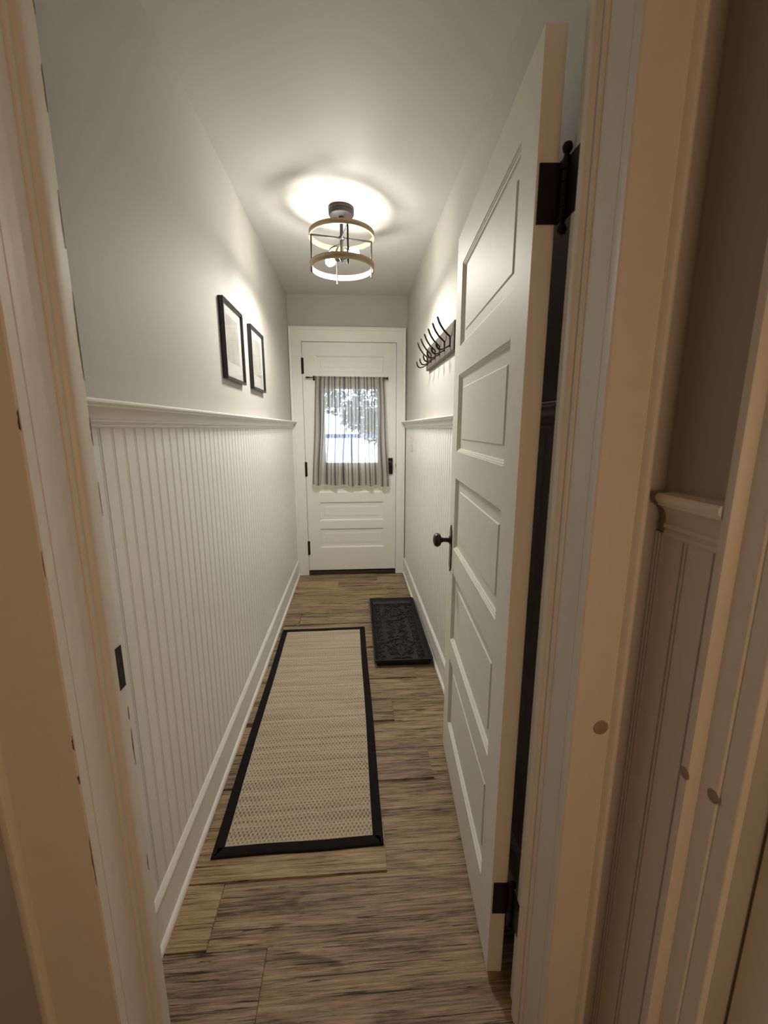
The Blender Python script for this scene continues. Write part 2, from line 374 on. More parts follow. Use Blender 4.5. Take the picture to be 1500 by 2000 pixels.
# ------------------------------------------------------------------ near doorway: jambs, stops, casing
def jag(mb, face, z0, z1, y, w_, seed, side=-1):
    # irregular chip strip, lying on a face x = const (face) or y = const
    r_ = random.Random(seed); n = max(6, int((z1-z0)/.012)); A = []; B = []
    for i in range(n+1):
        z = z0+(z1-z0)*i/n; e = math.sin(PI*i/n)**.6
        A.append((y, z)); B.append((y+side*w_*e*(.35+.65*r_.random()), z+r_.uniform(-.003, .003)))
    k = .0006
    for i in range(n):
        q = [A[i], B[i], B[i+1], A[i+1]]
        vs = [face(u, v, 0) for u, v in q]+[face(u, v, k) for u, v in q]
        mb.add(vs, [(0,1,2,3), (4,5,6,7), (0,1,5,4), (1,2,6,5), (2,3,7,6), (3,0,4,7)])
def jamb(name, x, s, label):
    # s = +1: the jamb face looks towards +x (left jamb)
    o = MB().box(min(x, x-s*.02), max(x, x-s*.02), .617, YJ1, 0, DH).build(name, M_jamb, bevel=.0015)
    struct(o, label, 'door frame')
    P = [(0, .676), (.003, .677), (.0045, .680), (.0045, .683), (.003, .685), (.004, .688), (.0085, .690), (.011, .693), (.012, .696), (.012, .7085), (.0, .7095)]
    MB().prism(P, lambda u, v, t: (x+s*u, v, t), 0, DH).build('door_stop', M_jamb, o, smooth=True, angle=30)
    return o
jl = jamb('trim_8', JL, 1, 'worn white left jamb of the near doorway with a dark strike plate')
jr = jamb('trim_9', JR, -1, 'worn white right jamb of the near doorway beside the open door')
o = MB().box(JL-.02, JR+.02, .617, YJ1, DH, DH+.02).build('trim_10', M_jamb); struct(o, 'head jamb above the near doorway', 'door frame')
# left jamb chips and the strike plate
fl = lambda u, v, k: (JL+k, u, v)
mb = MB(); jag(mb, fl, 1.425, 1.56, YJ1-.0002, .0028, 1); jag(mb, fl, 1.62, 1.70, .7445, .0012, 2); jag(mb, fl, 1.80, 1.86, .7455, .0022, 3); jag(mb, fl, 2.02-.10, 2.005, YJ1, .004, 4)
jag(mb, fl, 1.32, 1.37, .747, .0018, 5); jag(mb, fl, 1.20, 1.26, .747, .0016, 6); jag(mb, fl, .70, .78, .746, .0022, 8); jag(mb, fl, .45, .49, .742, .0016, 9); jag(mb, fl, .80, .83, .7455, .002, 10)
o = mb.build('paint_chip', M_chip, jl); o['label'] = 'bare brown wood where the paint has flaked off'
mb = MB()
mb.prism([(.7205, .874), (.7205, .9), (.7235, .905), (.7205, .911), (.7225, .93), (.7205, .957), (.747, .957), (.747, .874)], lambda u, v, t: (JL+t, u, v), .0002, .0016)
o = mb.build('strike_plate', M_black, jl, bevel=.0004); o['label'] = 'dark metal strike plate half covered in paint'
mb = MB(); mb.box(JL+.0016, JL+.0022, .730, .738, .893, .914); mb.box(JL+.0016, JL+.0022, .728, .741, .925, .938)
o2 = mb.build('latch_hole_shade', M_gapdark); o2.parent = o  # raised dark blocks, colour stands in for the shade inside the holes
# casing on the room side
CASP = [(0, 0), (0, .014), (.003, .0175), (.006, .018), (.064, .018), (.066, .0165), (.068, .0165)]
def casing(name, x, s, z1, flatw, bb, label, chips=None):
    P = [(0, .0), (0, .0175), (.0025, .020), (flatw, .020), (flatw+.0015, .0175), (flatw+.004, .0175), (flatw+.006, .022), (flatw+.010, .026), (flatw+.015, .0265), (flatw+bb, .024), (flatw+bb, 0)]
    o = MB().prism(P, lambda u, v, t: (x+s*u, .617-v, t), 0, z1).build(name, M_jamb, smooth=True, angle=30)
    return struct(o, label, 'door casing')
cl = casing('trim_11', JL-.0005, -1, DH+.11, .105, .022, 'shadowed brownish left casing of the near doorway at the left edge')
cr = casing('trim_12', JR+.0005, 1, DH+.11, .0625, .019, 'warm-lit right casing of the near doorway between jamb and side wall')
P = [(0, .0), (0, .018), (.003, .020), (.105, .020), (.109, .0175), (.112, .025), (.127, .0265), (.128, 0)]
o = MB().prism(P, lambda u, v, t: (t, .617-v, DH+u), JL-.0005, JR+.0005).build('trim_13', M_jamb); struct(o, 'head casing above the near doorway', 'door casing')
fc = lambda u, v, k: (u, .597-k, v)
mb = MB(); jag(mb, fc, .86, .885, JL-.0005, .003, 11); jag(mb, fc, .80, .815, JL-.0005, .004, 12); jag(mb, fc, .60, .70, JL-.0005, .0018, 13); jag(mb, fc, 1.14, 1.18, JL-.0005, .0012, 14); jag(mb, fc, 1.345, 1.375, JL-.0005, .0035, 17)
mb.build('paint_chip', M_chip, cl)
def smudge(parent, c, ax, r_, mt=M_smudge):
    MB().lathe([(r_, 0), (r_*.9, .0006), (0, .0007)], c, ax, 28).build('round_smudge', mt, parent, smooth=True)
smudge(cr, (.410, .597, .853), (0, -1, 0), .0135)

# side room door at the right edge: casing, jamb reveal, door face
P = [(0, 0), (0, .024), (.004, .026), (.013, .026), (.0165, .017), (.020, .013), (.046, .012), (.0485, .009), (.0485, 0)]
o = MB().prism(P, lambda u, v, t: (X2-v, .4835-u, t), 0, 2.11).build('trim_14', M_jamb, smooth=True, angle=30)
struct(o, 'dim moulded casing of the side door at the right edge', 'door casing'); co_side = o
smudge(o, (X2-.0262, .4755, .874), (-1, 0, 0), .0085); smudge(o, (X2-.0122, .4425, .868), (-1, 0, 0), .0095)
P2 = [(X2-.012, .435), (X2-.012, .424), (X2+.03, .424), (X2+.03, .409), (X2+.1, .409), (X2+.1, .4093), (X2, .4093), (X2, .435)]
o = MB().box(X2-.010, X2+.05, .4095, .435, 0, 2.02).build('trim_15', M_jamb, bevel=.002); struct(o, 'dim jamb of the side door at the right edge', 'door frame')
d3 = empty('door_3', (X2+.04, -.01, 0)); struct(d3, 'dim painted side door at the far right edge', 'door')
local(MB().box(X2+.03, X2+.065, -.41, .405, .01, 2.01).build('door_leaf', M_jamb, bevel=.002), d3)
local(MB().box(X2+.022, X2+.03, .31, .345, .80, .96).build('lock_plate', M_black, bevel=.001), d3)

# ------------------------------------------------------------------ panelled doors
def panel_door(W, H, T, st, panels, M, root, mtx, glass=None, fieldstep=.003):
    """leaf in local coords: u along width 0..W, depth t 0 (front) .. T, z 0..H. panels: list of (z0, z1)"""
    mb = MB(); mb.box(0, st, 0, T, 0, H); mb.box(W-st, W, 0, T, 0, H)
    ops = sorted(panels+([glass] if glass else []))
    zs = [0]+[z for p in ops for z in p]+[H]
    for i in range(0, len(zs), 2): mb.box(st, W-st, 0, T, zs[i], zs[i+1])
    leaf = mb.build('door_leaf', M, root, matrix=mtx, bevel=0)
    def sticking(z0, z1, name, dp=.011, wd=.012):
        # stepped moulding ring around an opening + flat recessed panel with a raised field
        x0, x1 = st, W-st; lv = [(0, 0), (.0012, .0028), (.004, .0030), (.0055, .0055), (.0085, .0065), (.0095, .0095), (wd, dp)]
        vs = []; fs = []
        for i_, dd in lv:
            vs += [(x0+i_, dd, z0+i_), (x1-i_, dd, z0+i_), (x1-i_, dd, z1-i_), (x0+i_, dd, z1-i_)]
        for k in range(len(lv)-1):
            for j in range(4):
                a = k*4+j; b_ = k*4+(j+1) % 4; fs.append((a, b_, b_+4, a+4))
        return vs, fs, lv
    for z0, z1 in panels:
        vs, fs, lv = sticking(z0, z1, 'p'); mg = .030
        k = len(vs)-4
        i_, dd = lv[-1]; x0, x1 = st+i_, W-st-i_; a0, a1 = z0+i_, z1-i_
        for g, d_ in ((mg, dd), (mg+.003, dd-fieldstep)):
            vs += [(x0+g, d_, a0+g), (x1-g, d_, a0+g), (x1-g, d_, a1-g), (x0+g, d_, a1-g)]
        for kk in (k, k+4):
            for j in range(4):
                a = kk+j; b_ = kk+(j+1) % 4; fs.append((a, b_, b_+4, a+4))
        fs.append((k+8, k+9, k+10, k+11))
        p = MB(); p.add(vs, fs)
        p.add([(st, T-.006, z0), (W-st, T-.006, z0), (W-st, T-.006, z1), (st, T-.006, z1)], [(0,1,2,3)])
        p.build('door_panel', M, root, matrix=mtx)
    return leaf

# near door, open against the right wall
A = R(3.95); ORG = Vector((.314, .786, 0))
u_ = Vector((math.sin(A), math.cos(A), 0)); n_ = Vector((math.cos(A), -math.sin(A), 0))
MT = Matrix(((u_.x, n_.x, 0, 0), (u_.y, n_.y, 0, 0), (0, 0, 1, .014), (0, 0, 0, 1)))
d1 = empty('door_1', (ORG.x, ORG.y, 0)); struct(d1, 'cream five-panel door standing open against the right wall, dark knob', 'door')
pn = [(.172, .455), (.536, .806), (.900, 1.160), (1.255, 1.513), (1.606, 1.862)]
panel_door(.787, 1.968, .036, .098, pn, M_door, d1, MT)
def dl(p): return MT @ Vector(p)
# plate and knob
pz = .886; MP = MT @ Matrix.Translation((.737, 0, pz))
pl = MB().prism([(-.0195, -.072), (0, -.092), (.0195, -.072), (.0195, .072), (0, .092), (-.0195, .072)], lambda u, v, t: (u, -t, v), 0, .004).build('escutcheon', M_bronze, d1, matrix=MP, bevel=.0012)
kn = MB().lathe([(.017, .004), (.0165, .007), (.011, .010), (.0085, .016), (.0080, .030), (.010, .036), (.014, .039), (.022, .043), (.0265, .050), (.0268, .055), (.023, .063), (.014, .068), (0, .070)], (0, 0, .033), (0, -1, 0), 28)
kn.build('door_knob', M_bronze, d1, smooth=True, matrix=MP)
MB().lathe([(.016, .004), (.010, .010), (.0085, .03), (.014, .034), (.024, .042), (.02, .052), (0, .055)], (.737, .036, pz+.033), (0, 1, 0), 24).build('door_knob', M_bronze, d1, smooth=True, matrix=MT)
def near_hinge(z0, z1):
    mb = MB()
    mb.box(.003, .0355, 0, 0, 0, 0) if False else None
    # leaf on the door edge (u = 0 plane), in door coords
    v = [(-.0022, .004, z0-.014), (-.0022, .040, z0-.014), (-.0022, .040, z1-.014), (-.0022, .004, z1-.014), (0, .004, z0-.014), (0, .040, z0-.014), (0, .040, z1-.014), (0, .004, z1-.014)]
    mb.add([ORG+(MT @ Vector(p)) for p in v], [(0,1,2,3), (4,7,6,5), (0,4,5,1), (1,5,6,2), (2,6,7,3), (3,7,4,0)])
    pin = (.3555, .7665)
    mb.box(.351, .3555, .767, .7845, z0, z1)
    mb.box(JR-.0018, JR-.0002, .722, .7655, z0, z1)
    n = 5; hz = (z1-z0)/n
    for i in range(n): mb.lathe([(.0055, .0006), (.0062, .0012), (.0062, hz-.0012), (.0055, hz-.0006)], (*pin, z0+hz*i), (0,0,1), 16)
    r_ = [(0, 0), (.004, .001), (.0052, .004), (.0035, .0075), (.0062, .0095), (.0082, .0145), (.0085, .017), (.0066, .022), (0, .025)]
    mb.lathe([(r, h) for r, h in r_], (*pin, z1-.002), (0,0,1), 18)
    mb.lathe([(r, h) for r, h in r_], (*pin, z0+.002), (0,0,-1), 18)
    o = mb.build('hinge', M_black, d1, smooth=True, angle=40); return o
MTi = MT
for z0, z1 in ((1.693, 1.786), (.199, .289)): near_hinge(z0, z1)
for c in d1.children: c.matrix_parent_inverse = Matrix.Identity(4)
# matrices above place pieces relative to the hinge edge; hinges were written in world space
T0 = Matrix.Translation(-ORG)
for c in d1.children:
    if c.name.startswith('hinge'): c.data.transform(T0)

# ------------------------------------------------------------------ far door and its casing
FX0, FX1, FZ0, FZ1 = -.427, .3745, .0476, 2.060
YD = 3.778
d2 = empty('door_2', (FX0, YD, 0)); struct(d2, 'white half-glass panelled back door at the end of the corridor', 'door')
M2 = Matrix.Translation((0, 0, FZ0))
st = .108; W2 = FX1-FX0; z_ = lambda z: z-FZ0
panel_door(W2, FZ1-FZ0, .04, st, [(z_(.262), z_(.443)), (z_(.517), z_(.690)), (z_(.775), z_(.945)), (z_(1.816), z_(1.953))], M_fardoor, d2, M2, glass=(z_(1.032), z_(1.705)), fieldstep=.0015)
# glazing bars frame around the pane
gx0, gx1, gz0, gz1 = st, W2-st, 1.032, 1.705
mb = MB(); mb.box(gx0, gx0+.070, .006, .034, gz0, gz1); mb.box(gx1-.055, gx1, .006, .034, gz0, gz1); mb.box(gx0+.070, gx1-.055, .006, .034, gz0, gz0+.012); mb.box(gx0+.070, gx1-.055, .006, .034, gz1-.024, gz1)
mb.build('glazing_frame', M_fardoor, d2)
MB().box(gx0+.068, gx1-.053, .018, .022, gz0+.01, gz1-.02).build('window_pane', M_glass, d2)
for z0, z1 in ((1.799, 1.935), (.922, 1.057), (.195, .331)):
    mb = MB(); mb.box(-.010, .0125, -.0035, -.0002, z0+.004, z1-.004)
    mb.lathe([(0, 0), (.004, .002), (.0062, .006), (.0062, z1-z0-.006), (.004, z1-z0-.002), (0, z1-z0)], (-.0015, -.010, z0), (0,0,1), 14)
    o = mb.build('hinge', M_black, d2, smooth=True, angle=40)
mb = MB(); mb.box(.730, .772, -.022, -.0005, .944, 1.087)
o = mb.build('rim_lock', M_black, d2, bevel=.004)
k = MB().lathe([(.008, 0), (.007, .018), (.014, .024), (.020, .031), (.018, .042), (0, .046)], (.748, -.022, 1.045), (0,-1,0), 20).build('door_knob', M_bronze, o, smooth=True)
MB().box(.800, .806, -.0015, .012, 1.005, 1.035).build('latch', M_black, d2)
def farcasing():
    # mitred casing with backband: sides and head
    mb = MB()
    def leg(x_in, x_out, z1):
        s = 1 if x_out > x_in else -1; wd = abs(x_out-x_in); bb = .021
        P = [(0, 0), (0, .016), (.002, .018), (wd-bb-.004, .018), (wd-bb-.002, .0155), (wd-bb, .0155), (wd-bb+.003, .022), (wd-.010, .024), (wd-.006, .030), (wd-.001, .030), (wd, .028), (wd, 0)]
        # mitre at the head: the profile follows a 45 degree line
        n = len(P); vs = [(x_in+s*u, YF-v, 0) for u, v in P]+[(x_in+s*u, YF-v, 2.064+u*(.116/wd)) for u, v in P]
        mb.add(vs, [(i, (i+1) % n, (i+1) % n+n, i+n) for i in range(n)]+[tuple(range(n))[::-1], tuple(range(n, 2*n))])
    leg(-.4305, -.5335, 2.18); leg(.378, .4555, 2.18)
    H = .116; P = [(0, 0), (0, .016), (.002, .018), (H-.030, .018), (H-.028, .0155), (H-.025, .0155), (H-.020, .022), (H-.010, .024), (H-.006, .032), (H-.001, .032), (H, .030), (H, 0)]
    n = len(P); vs = [(-.4305-u*(.103/H), YF-v, 2.064+u) for u, v in P]+[(.378+u*(.0775/H), YF-v, 2.064+u) for u, v in P]
    mb.add(vs, [(i, (i+1) % n, (i+1) % n+n, i+n) for i in range(n)]+[tuple(range(n))[::-1], tuple(range(n, 2*n))])
    return mb.build('trim_16', M_trim, smooth=True, angle=30)
struct(farcasing(), 'white moulded casing around the far door', 'door casing')
struct(MB().box(-.430, .3775, YF-.014, YF+.12, 0, .030).box(-.430, .3775, YF+.03, YF+.12, .03, .052).build('trim_17', M_gapdark, bevel=.004), 'dark worn threshold under the far door', 'threshold')  # second box: step added behind the door to block daylight underneath

# ------------------------------------------------------------------ curtain and rod
rod = empty('curtain_rod', (-.05, YD-.03, 1.768)); tag(rod, 'thin black curtain rod across the far door holding the striped curtain', 'curtain rod')
RY = YD-.034
local(MB().tube([(-.372, RY, 1.7705), (.288, RY, 1.7675)], .0045, 12).build('rod', M_black, smooth=True), rod)
local(MB().tube([(-.398, RY, 1.771), (-.365, RY, 1.7705)], .0065, 12).build('finial', M_black, smooth=True), rod)
local(MB().lathe([(0, 0), (.006, .001), (.010, .006), (.011, .012), (.008, .018), (0, .021)], (.284, RY, 1.7675), (1,0,0), 16).build('finial', M_black, smooth=True), rod)
for x, z in ((-.331, 1.7705), (.272, 1.7675)):
    mb = MB(); mb.box(x-.006, x+.006, RY-.006, YD-.0006, z-.006, z+.005); mb.box(x-.009, x+.009, YD-.004, YD-.0005, z-.022, z+.016)
    local(mb.build('bracket', M_black, bevel=.001), rod)
def curtain():
    rnd = random.Random(11); NU, NV = 460, 60; vs = []; uv = []
    folds = []; x = 0.
    for i in range(NU+1):
        u = i/NU
        for j in range(NV+1):
            v = j/NV
            xt = -.323+.596*u+.0030*math.sin(2*PI*u*9+1)
            xb = -.382+.682*u+.012*math.sin(2*PI*u*4.3+.5)+.006*math.sin(2*PI*u*9+2)
            e = v**1.15
            X = xt*(1-e)+xb*e
            g = math.sin(2*PI*(17.6*u+.35*math.sin(5*u+2*v))+.6)
            c = math.sin(2*PI*(7.3*u+.30*math.sin(3.1*u+1.0)+.10*v)+.4)
            d = math.sin(2*PI*(4.4*u)+2.1+.5*v)
            amp1 = .0075*(1-v)**1.5+.0022; amp2 = .002+.0105*min(1, v*1.6); amp3 = .003+.010*v
            Y = RY-.010+amp1*g+amp2*c+amp3*d-.012*v
            if v < .035: Y = RY-.0065+.002*g
            Z = 1.782-.012*u*0 - v*(1.782-.858)+(.004*math.sin(2*PI*7.3*u)+.004*d-.020*u)*v-.004*u*(1-v)
            Z += .0015*g*(v < .02)
            vs.append((X, min(Y, YD-.004), Z)); uv.append((u+.004*math.sin(9*v+3*u)+.010*math.sin(2*PI*3.7*u+1)*(1-.5*v)+.006*math.sin(2*PI*8.3*u), v))
    fs = [(i*(NV+1)+j, (i+1)*(NV+1)+j, (i+1)*(NV+1)+j+1, i*(NV+1)+j+1) for i in range(NU) for j in range(NV)]
    me = bpy.data.meshes.new('curtain'); me.from_pydata(vs, [], fs); me.materials.append(M_curtain)
    l = me.uv_layers.new(name='UVMap')
    for p in me.polygons:
        p.use_smooth = True
        for li in p.loop_indices: l.data[li].uv = uv[me.loops[li].vertex_index]
    o = bpy.data.objects.new('curtain', me); C.objects.link(o); return o
tag(curtain(), 'short gathered curtain with grey ticking stripes over the far door glass', 'curtain')

# ------------------------------------------------------------------ outside, beyond the glass
struct(MB().box(-6, 6, YF+.13, 16, -.45, -.35).build('ground', M_ground), 'pale ground outside beyond the far door', 'ground')
rl = empty('porch_railing', (0, 5.4, -.35)); tag(rl, 'blue-grey railing outside, seen through the curtain', 'railing')
local(MB().box(-1.6, 1.6, 5.38, 5.44, 1.225, 1.275).build('top_rail', M_rail), rl)
local(MB().box(-1.6, 1.6, 5.385, 5.435, -.2, -.15).build('bottom_rail', M_rail), rl)
for i in range(9): local(MB().box(-1.6+.39*i, -1.575+.39*i, 5.395, 5.42, -.15, 1.225).build('baluster', M_rail), rl)
for x in (-1.62, 1.62): local(MB().box(x-.05, x+.05, 5.36, 5.46, -.35, 1.4).build('post', M_rail), rl)
def tree(loc, seed, n, rad, label, h):
    rnd = random.Random(seed); t = empty('garden_tree', loc); tag(t, label, 'tree', None)
    lf = MB()
    cl = [(rnd.uniform(-rad, rad), rnd.uniform(-.6, .6), h+rnd.uniform(-rad*.65, rad*.8), rnd.uniform(.22, .5)) for _ in range(20)]
    for _ in range(n):
        c = rnd.choice(cl); d = Vector((rnd.gauss(0,1), rnd.gauss(0,1), rnd.gauss(0,1))).normalized()*c[3]*rnd.random()**.4
        p = Vector(c[:3])+d; s = rnd.uniform(.03, .07); a = Vector((rnd.gauss(0,1), rnd.gauss(0,1), rnd.gauss(0,1))).normalized(); b_ = a.orthogonal().normalized()
        q = [p-a*s*1.5, p+b_*s*.6, p+a*s*1.5, p-b_*s*.6]; lf.add(q, [(0,1,2,3)])
    lf.build('foliage', M_leaf, t)
    tr = MB().tube([(0,0,0), (.05,0,h*.35), (-.04,.03,h*.7), (.05,0,h)], [.12,.10,.08,.04], 10)
    for i in range(5):
        c = cl[i]; tr.tube([(0,0,h*.55), (c[0]*.5, c[1]*.5, (h*.55+c[2])/2+.1), c[:3]], [.05,.035,.015], 6)
    tr.build('trunk', M_trunk, t, smooth=True)
tree((-1.0, 7.6, -.35), 3, 2600, .85, 'dark leafy tree outside, left one seen through the curtain', 2.55)
tree((1.15, 10.2, -.35), 8, 3000, 1.15, 'dark leafy tree outside, right one seen through the curtain', 2.2)
rnd = random.Random(21); hd = MB()
for _ in range(5200):
    x = rnd.uniform(-2.6, 2.6); z = .95*rnd.random()**.6+.12*math.sin(x*5); y = rnd.uniform(-.35, .35)
    p = Vector((x, y, max(0, z))); q_ = rnd.uniform(.03, .06); a = Vector((rnd.gauss(0,1), rnd.gauss(0,1), rnd.gauss(0,1))).normalized(); b_ = a.orthogonal().normalized()
    hd.add([p-a*q_*1.5, p+b_*q_*.7, p+a*q_*1.5, p-b_*q_*.7], [(0,1,2,3)])
o = hd.build('garden_hedge', mat('pale_hedge_leaves', (.42, .47, .38), .7, var=.4)); o.location = (0, 6.9, -.35)
tag(o, 'pale low hedge outside behind the railing, glimpsed through the curtain', 'hedge')

# ------------------------------------------------------------------ pictures
def picture(y0, y1, z0, z1, label, seed, draw):
    t = empty('framed_picture', (XL, (y0+y1)/2, z0)); tag(t, label, 'picture', 'framed drawings on the left wall')
    xb, xf, fw = XL+.001, XL+.021, .0135
    mb = MB()
    P = [(0, 0), (0, 1), (.0015, 1.0), (fw-.002, .92), (fw, .80), (fw, 0)]
    # four mitred sides in one mesh
    lo = [(y0, z0), (y1, z0), (y1, z1), (y0, z1)]; n = len(P); vs = []; fs = []
    for (cy, cz), (sy, sz) in zip(lo, ((1, 1), (-1, 1), (-1, -1), (1, -1))):
        for u, v in P: vs.append((xb+(xf-xb)*v, cy+sy*u, cz+sz*u))
    for c in range(4):
        d = (c+1) % 4
        for i in range(n):
            j = (i+1) % n; fs.append((c*n+i, c*n+j, d*n+j, d*n+i))
    mb.add(vs, fs); local(mb.build('frame', M_frame), t)
    local(MB().box(xb+.002, xb+.009, y0+fw-.001, y1-fw+.001, z0+fw-.001, z1-fw+.001).build('mat_board', M_matboard), t)
    py0, py1, pz0, pz1 = y0+.062, y1-.062, z0+.078, z1-.052
    pr = local(MB().box(xb+.009, xb+.0096, py0, py1, pz0, pz1).build('print', print_mat(seed)), t)
    g = MB(); X = xb+.0098
    def line(pts, wd=.0012):
        wd *= 2.4
        for (a, b_), (c, d) in zip(pts, pts[1:]):
            A_ = Vector((0, py0+(py1-py0)*a, pz0+(pz1-pz0)*b_)); B_ = Vector((0, py0+(py1-py0)*c, pz0+(pz1-pz0)*d)); n_ = (B_-A_).normalized(); n_ = Vector((0, -n_.z, n_.y))*wd*.5
            vs = []
            for x in (X, X+.0003): vs += [(x, (p+q).y, (p+q).z) for p, q in ((A_, n_), (B_, n_), (B_, -n_), (A_, -n_))]
            g.add(vs, [(0,1,2,3), (4,5,6,7), (0,1,5,4), (1,2,6,5), (2,3,7,6), (3,0,4,7)])
    line([(0,0), (1,0), (1,1), (0,1), (0,0)], .0016)
    for pts, wd in draw: line(pts, wd)
    M_ink = bpy.data.materials.get('pencil_grey') or mat('pencil_grey', (.07, .068, .06), .8, var=.3)
    o = g.build('drawing', M_ink); local(o, t); o.parent = t
    local(MB().box(xb+.0125, xb+.0135, y0+fw-.001, y1-fw+.001, z0+fw-.001, z1-fw+.001).build('glass', M_pglass), t)
    return t
rnd = random.Random(2)
def scrib(cx, cy, sx, sy, n, seed):
    r_ = random.Random(seed); out = []
    for _ in range(n):
        a, b_ = cx+r_.gauss(0, sx), cy+r_.gauss(0, sy); l = r_.uniform(.03, .12); g = r_.uniform(-.5, .5)+1.2
        out.append(([(a, b_), (a+l*math.cos(g), b_+l*math.sin(g)), (a+l*1.6*math.cos(g+.5), b_+l*1.5*math.sin(g+.5))], r_.uniform(.001, .0034)))
    return out
dr1 = [([(.20,.72),(.28,.85),(.36,.72),(.48,.70),(.60,.52),(.66,.40),(.84,.34),(.60,.30),(.50,.42),(.36,.46),(.24,.50),(.20,.72)], .0022), ([(.02,.45),(.3,.42),(.6,.40),(.98,.48)], .0018), ([(.02,.86),(.98,.84)], .0012), ([(.03,.70),(.97,.66)], .0012)]+scrib(.45, .55, .12, .09, 46, 4)
dr2 = [([(.16,.30),(.2,.66),(.30,.62),(.42,.60),(.58,.62),(.66,.52),(.60,.36),(.58,.18)], .0022), ([(.3,.42),(.32,.2)], .002), ([(.02,.80),(.98,.78)], .0014), ([(.02,.12),(.98,.10)], .0014)]+scrib(.45, .42, .13, .10, 40, 7)+scrib(.5, .08, .28, .03, 22, 9)
picture(1.862, 2.168, 1.553, 1.873, 'black-framed pencil drawing on the left wall, nearer and left one of the pair', 1.3, dr1)
picture(2.332, 2.640, 1.553, 1.873, 'black-framed pencil drawing on the left wall, farther one next to the end wall', 6.1, dr2)

# ------------------------------------------------------------------ coat hooks
hk = empty('coat_rack', (XR, 2.3, 1.69)); tag(hk, 'brown wooden coat rack with six black wire hooks on the right wall', 'coat rack')
bx0 = XR-.020
mb = MB(); P = [(0, 0), (0, .126), (.016, .128), (.020, .124), (.020, .004), (.016, 0)]
mb.prism(P, lambda u, v, t: (XR-.0006-u, t, 1.692+v), 1.955, 2.675)
local(mb.build('board', M_board, bevel=.002), hk)
def hook(y, nm='hook'):
    r_ = .0027; g = .0078; mb = MB()
    x = bx0-.003
    def path(fn): return [fn(i/16) for i in range(17)]
    # upper prong: a narrow wire loop rising from the board outwards
    up_ = [(x, 1.722), (x, 1.745), (x-.001, 1.762), (x-.012, 1.772), (x-.028, 1.787), (x-.042, 1.806), (x-.052, 1.824), (x-.057, 1.838)]
    L_ = [(a, y-g*min(1, .35+.11*i), b_) for i, (a, b_) in enumerate(up_)]; R_ = [(a, 2*y-q, b_) for a, q, b_ in L_][::-1]
    arc = [(x-.0595, y-g*.7, 1.8425), (x-.0605, y, 1.8445), (x-.0595, y+g*.7, 1.8425)]
    mb.tube(L_+arc+R_, r_, 8)
    lo_ = [(x, 1.722), (x-.010, 1.717), (x-.024, 1.709), (x-.040, 1.704), (x-.052, 1.707), (x-.060, 1.717), (x-.063, 1.729)]
    L2 = [(a, y-g*min(1, .35+.13*i), b_) for i, (a, b_) in enumerate(lo_)]; R2 = [(a, 2*y-q, b_) for a, q, b_ in L2][::-1]
    arc = [(x-.0635, y-g*.7, 1.735), (x-.063, y, 1.738), (x-.0635, y+g*.7, 1.735)]
    mb.tube(L2+arc+R2, r_, 8)
    mb.box(bx0-.003, bx0, y-.007, y+.007, 1.716, 1.742)
    local(mb.build(nm, M_black, smooth=True), hk)
for i in range(6): hook(2.018+.1195*i)

# ------------------------------------------------------------------ light switch
sw = empty('light_switch', (XR-.0075, 3.365, 1.17)); tag(sw, 'white light switch plate on the right beadboard near the far door', 'light switch')
local(MB().box(XR-.013, XR-.0072, 3.328, 3.400, 1.168, 1.284).build('plate', M_plate, bevel=.002), sw)
local(MB().box(XR-.020, XR-.0128, 3.359, 3.369, 1.218, 1.236).build('toggle', M_plate, bevel=.001), sw)

# ------------------------------------------------------------------ ceiling light
LX, LY = -.047, 2.385
cl_ = empty('ceiling_light', (LX, LY, ZC)); tag(cl_, 'round semi-flush ceiling light with two pale wooden rings and lit bulbs', 'ceiling light')
def cadd(mb, name, m_, **k): return local(mb.build(name, m_, **k), cl_)
cadd(MB().lathe([(.064, 0), (.0645, -.003), (.0645, -.016), (.0625, -.0175), (.0645, -.020), (.0640, -.028), (.060, -.035), (.052, -.038), (.013, -.039), (.013, -.062), (0, -.062)], (LX, LY, ZC-.0004), (0,0,1), 48), 'canopy', M_lampmetal, smooth=True)
cadd(MB().tube([(LX, LY, ZC-.055), (LX, LY, 2.235)], .0085, 14), 'stem', M_lampmetal, smooth=True)
def wring(z0, z1):
    r0, r1 = .1585, .166; return MB().lathe([(r0, z0), (r1, z0), (r1, z1), (r0, z1), (r0, z0)], (LX, LY, 0), (0,0,1), 96)
cadd(wring(2.299, 2.322), 'wooden_ring', M_ring, smooth=True); cadd(wring(2.150, 2.178), 'wooden_ring', M_ring, smooth=True)
th = R(12)
for k in range(4):
    a = th+k*PI/2; dx, dy = math.cos(a), math.sin(a)
    mb = MB().tube([(LX+dx*.1555, LY+dy*.1555, 2.135), (LX+dx*.1555, LY+dy*.1555, 2.302)], .0046, 10)
    mb.lathe([(0, 0), (.0045, .001), (.0055, .005), (.0045, .009), (0, .010)], (LX+dx*.1555, LY+dy*.1555, 2.128), (0,0,1), 12)
    cadd(mb, 'rod', M_lampmetal, smooth=True)
for k in range(2):
    a = th+k*PI/2; dx, dy = math.cos(a)*.1555, math.sin(a)*.1555
    cadd(MB().tube([(LX-dx, LY-dy, 2.300), (LX+dx, LY+dy, 2.300)], .0044, 10), 'cross_bar', M_lampmetal, smooth=True)
cadd(MB().lathe([(0, 0), (.012, .001), (.016, .006), (.016, .014), (.011, .019), (0, .020)], (LX, LY, 2.290), (0,0,1), 24), 'hub', M_lampmetal, smooth=True)
ang = R(139)   # direction of the far left bulb
